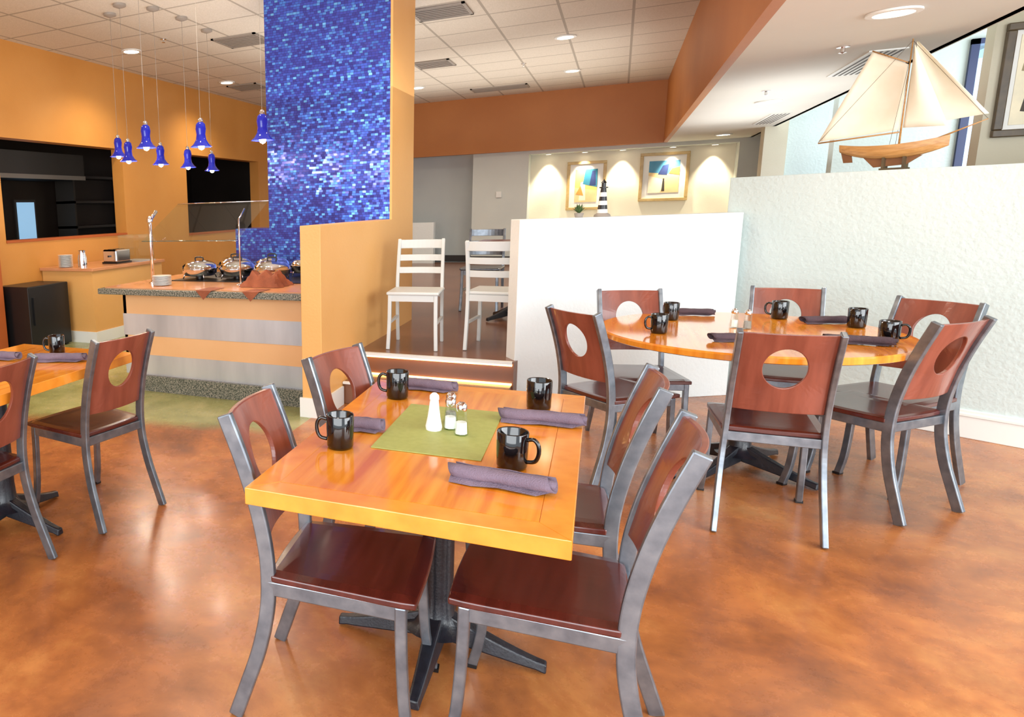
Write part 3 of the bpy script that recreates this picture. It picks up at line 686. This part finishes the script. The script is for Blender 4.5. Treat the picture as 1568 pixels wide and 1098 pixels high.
def sail(name,c,bulge,n=12):
    V=[];F=[]
    a,b,cc,d=[Vector(p) for p in c]
    for j in range(n+1):
        for i in range(n+1):
            u=i/n;v=j/n; p=(a*(1-u)+b*u)*(1-v)+(d*(1-u)+cc*u)*v
            p=Vector((p.x,bulge*math.sin(math.pi*u)*math.sin(math.pi*v*.9+.1),p.z)); V.append(p)
    for j in range(n):
        for i in range(n): F.append((j*(n+1)+i,j*(n+1)+i+1,j*(n+1)+n+2+i,j*(n+1)+n+1+i))
    o=obj(name,mesh(name,V,F,M_sail,True),g); o.modifiers.new('s','SOLIDIFY').thickness=.002
sail('mainsail',[(-.54,0,.215),(mx_-.01,0,.25),(mx_-.01,0,.65),(-.25,0,.76)],.05)
sail('jib_inner',[(mx_+.01,0,.26),(.26,0,.25),(mx_+.02,0,.76),(mx_+.015,0,.76)],-.04)
sail('jib_outer',[(.08,0,.27),(.47,0,.30),(mx_+.03,0,.78),(mx_+.025,0,.78)],.05)
for p in (((mx_,0,.79),(.47,0,.27)),((mx_,.0,.79),(-.54,0,.21)),((mx_,0,.7),(-.05,.06,.16)),((mx_,0,.7),(-.05,-.06,.16))): tube('rigging',list(p),.0012,M_frw,g,5)

# ---------------- lights ----------------
w=bpy.data.worlds.new('world'); sc.world=w; w.use_nodes=True; bg=w.node_tree.nodes['Background']
bg.inputs[0].default_value=(.84,.92,1,1); bg.inputs[1].default_value=1.9
def area(name,loc,target,sx,sy,p,col):
    l=bpy.data.lights.new(name,'AREA'); l.shape='RECTANGLE'; l.size=sx;l.size_y=sy;l.energy=p;l.color=col
    o=bpy.data.objects.new(name,l); link(o,None,loc); o.rotation_euler=(Vector(target)-Vector(loc)).to_track_quat('-Z','Y').to_euler(); return o
area('window_daylight_back',(-.5,-3.4,1.9),(-.3,4,1.0),7,2.6,340,(.95,.98,1))
area('window_daylight_right',(4.3,1.2,1.9),(0,2.6,.6),4.5,2.4,280,(.95,.98,1))
area('window_daylight_bay',(3.75,10.8,1.9),(0,10.5,1.2),2.3,2.2,55,(.92,.96,1))
area('window_daylight_bay_near',(3.85,8.2,2.0),(2.2,9.2,1.8),1.6,1.8,45,(.95,.98,1))
area('fill_uplight_ceiling',(-2.6,6.2,2.45),(-2.6,6.2,4),3.0,5.0,55,(1,.96,.90))  # added fill lamp facing up to brighten the ceiling, no fixture
area('fill_uplight_far',(-2.0,11.0,2.45),(-2.0,11.0,4),4.0,3.0,45,(1,.96,.90))  # added upward fill for the far ceiling and back room
area('fill_uplight_soffit',(1.3,1.9,1.75),(1.3,2.2,4),1.0,2.6,28,(1,.98,.95))  # added upward fill to brighten the near soffit
area('fill_uplight_soffit_far',(1.25,9.0,1.75),(1.25,9.0,4),.9,4.0,22,(1,.98,.95))  # added upward fill to brighten the far soffit

# ---------------- camera ----------------
f,px,py,th,ro,ya,h=1071.5494,386.6813,523.6401,.1856,-.0307,.4810,1.4526
cy,sy=math.cos(ya),math.sin(ya)
fwd=Vector((-sy*math.cos(th),cy*math.cos(th),-math.sin(th))); right=Vector((cy,sy,0)); up=right.cross(fwd)
r2=right*math.cos(ro)+up*math.sin(ro); u2=-right*math.sin(ro)+up*math.cos(ro)
cd=bpy.data.cameras.new('camera'); cam=bpy.data.objects.new('camera',cd); link(cam)
m=Matrix((( r2.x,u2.x,-fwd.x,0),(r2.y,u2.y,-fwd.y,0),(r2.z,u2.z,-fwd.z,h),(0,0,0,1)))
cam.matrix_world=m
cd.sensor_width=36; cd.sensor_fit='HORIZONTAL'; cd.lens=f/1568*36; cd.shift_x=(784-px)/1568; cd.shift_y=(py-549)/1568
cd.clip_start=.02
sc.camera=cam
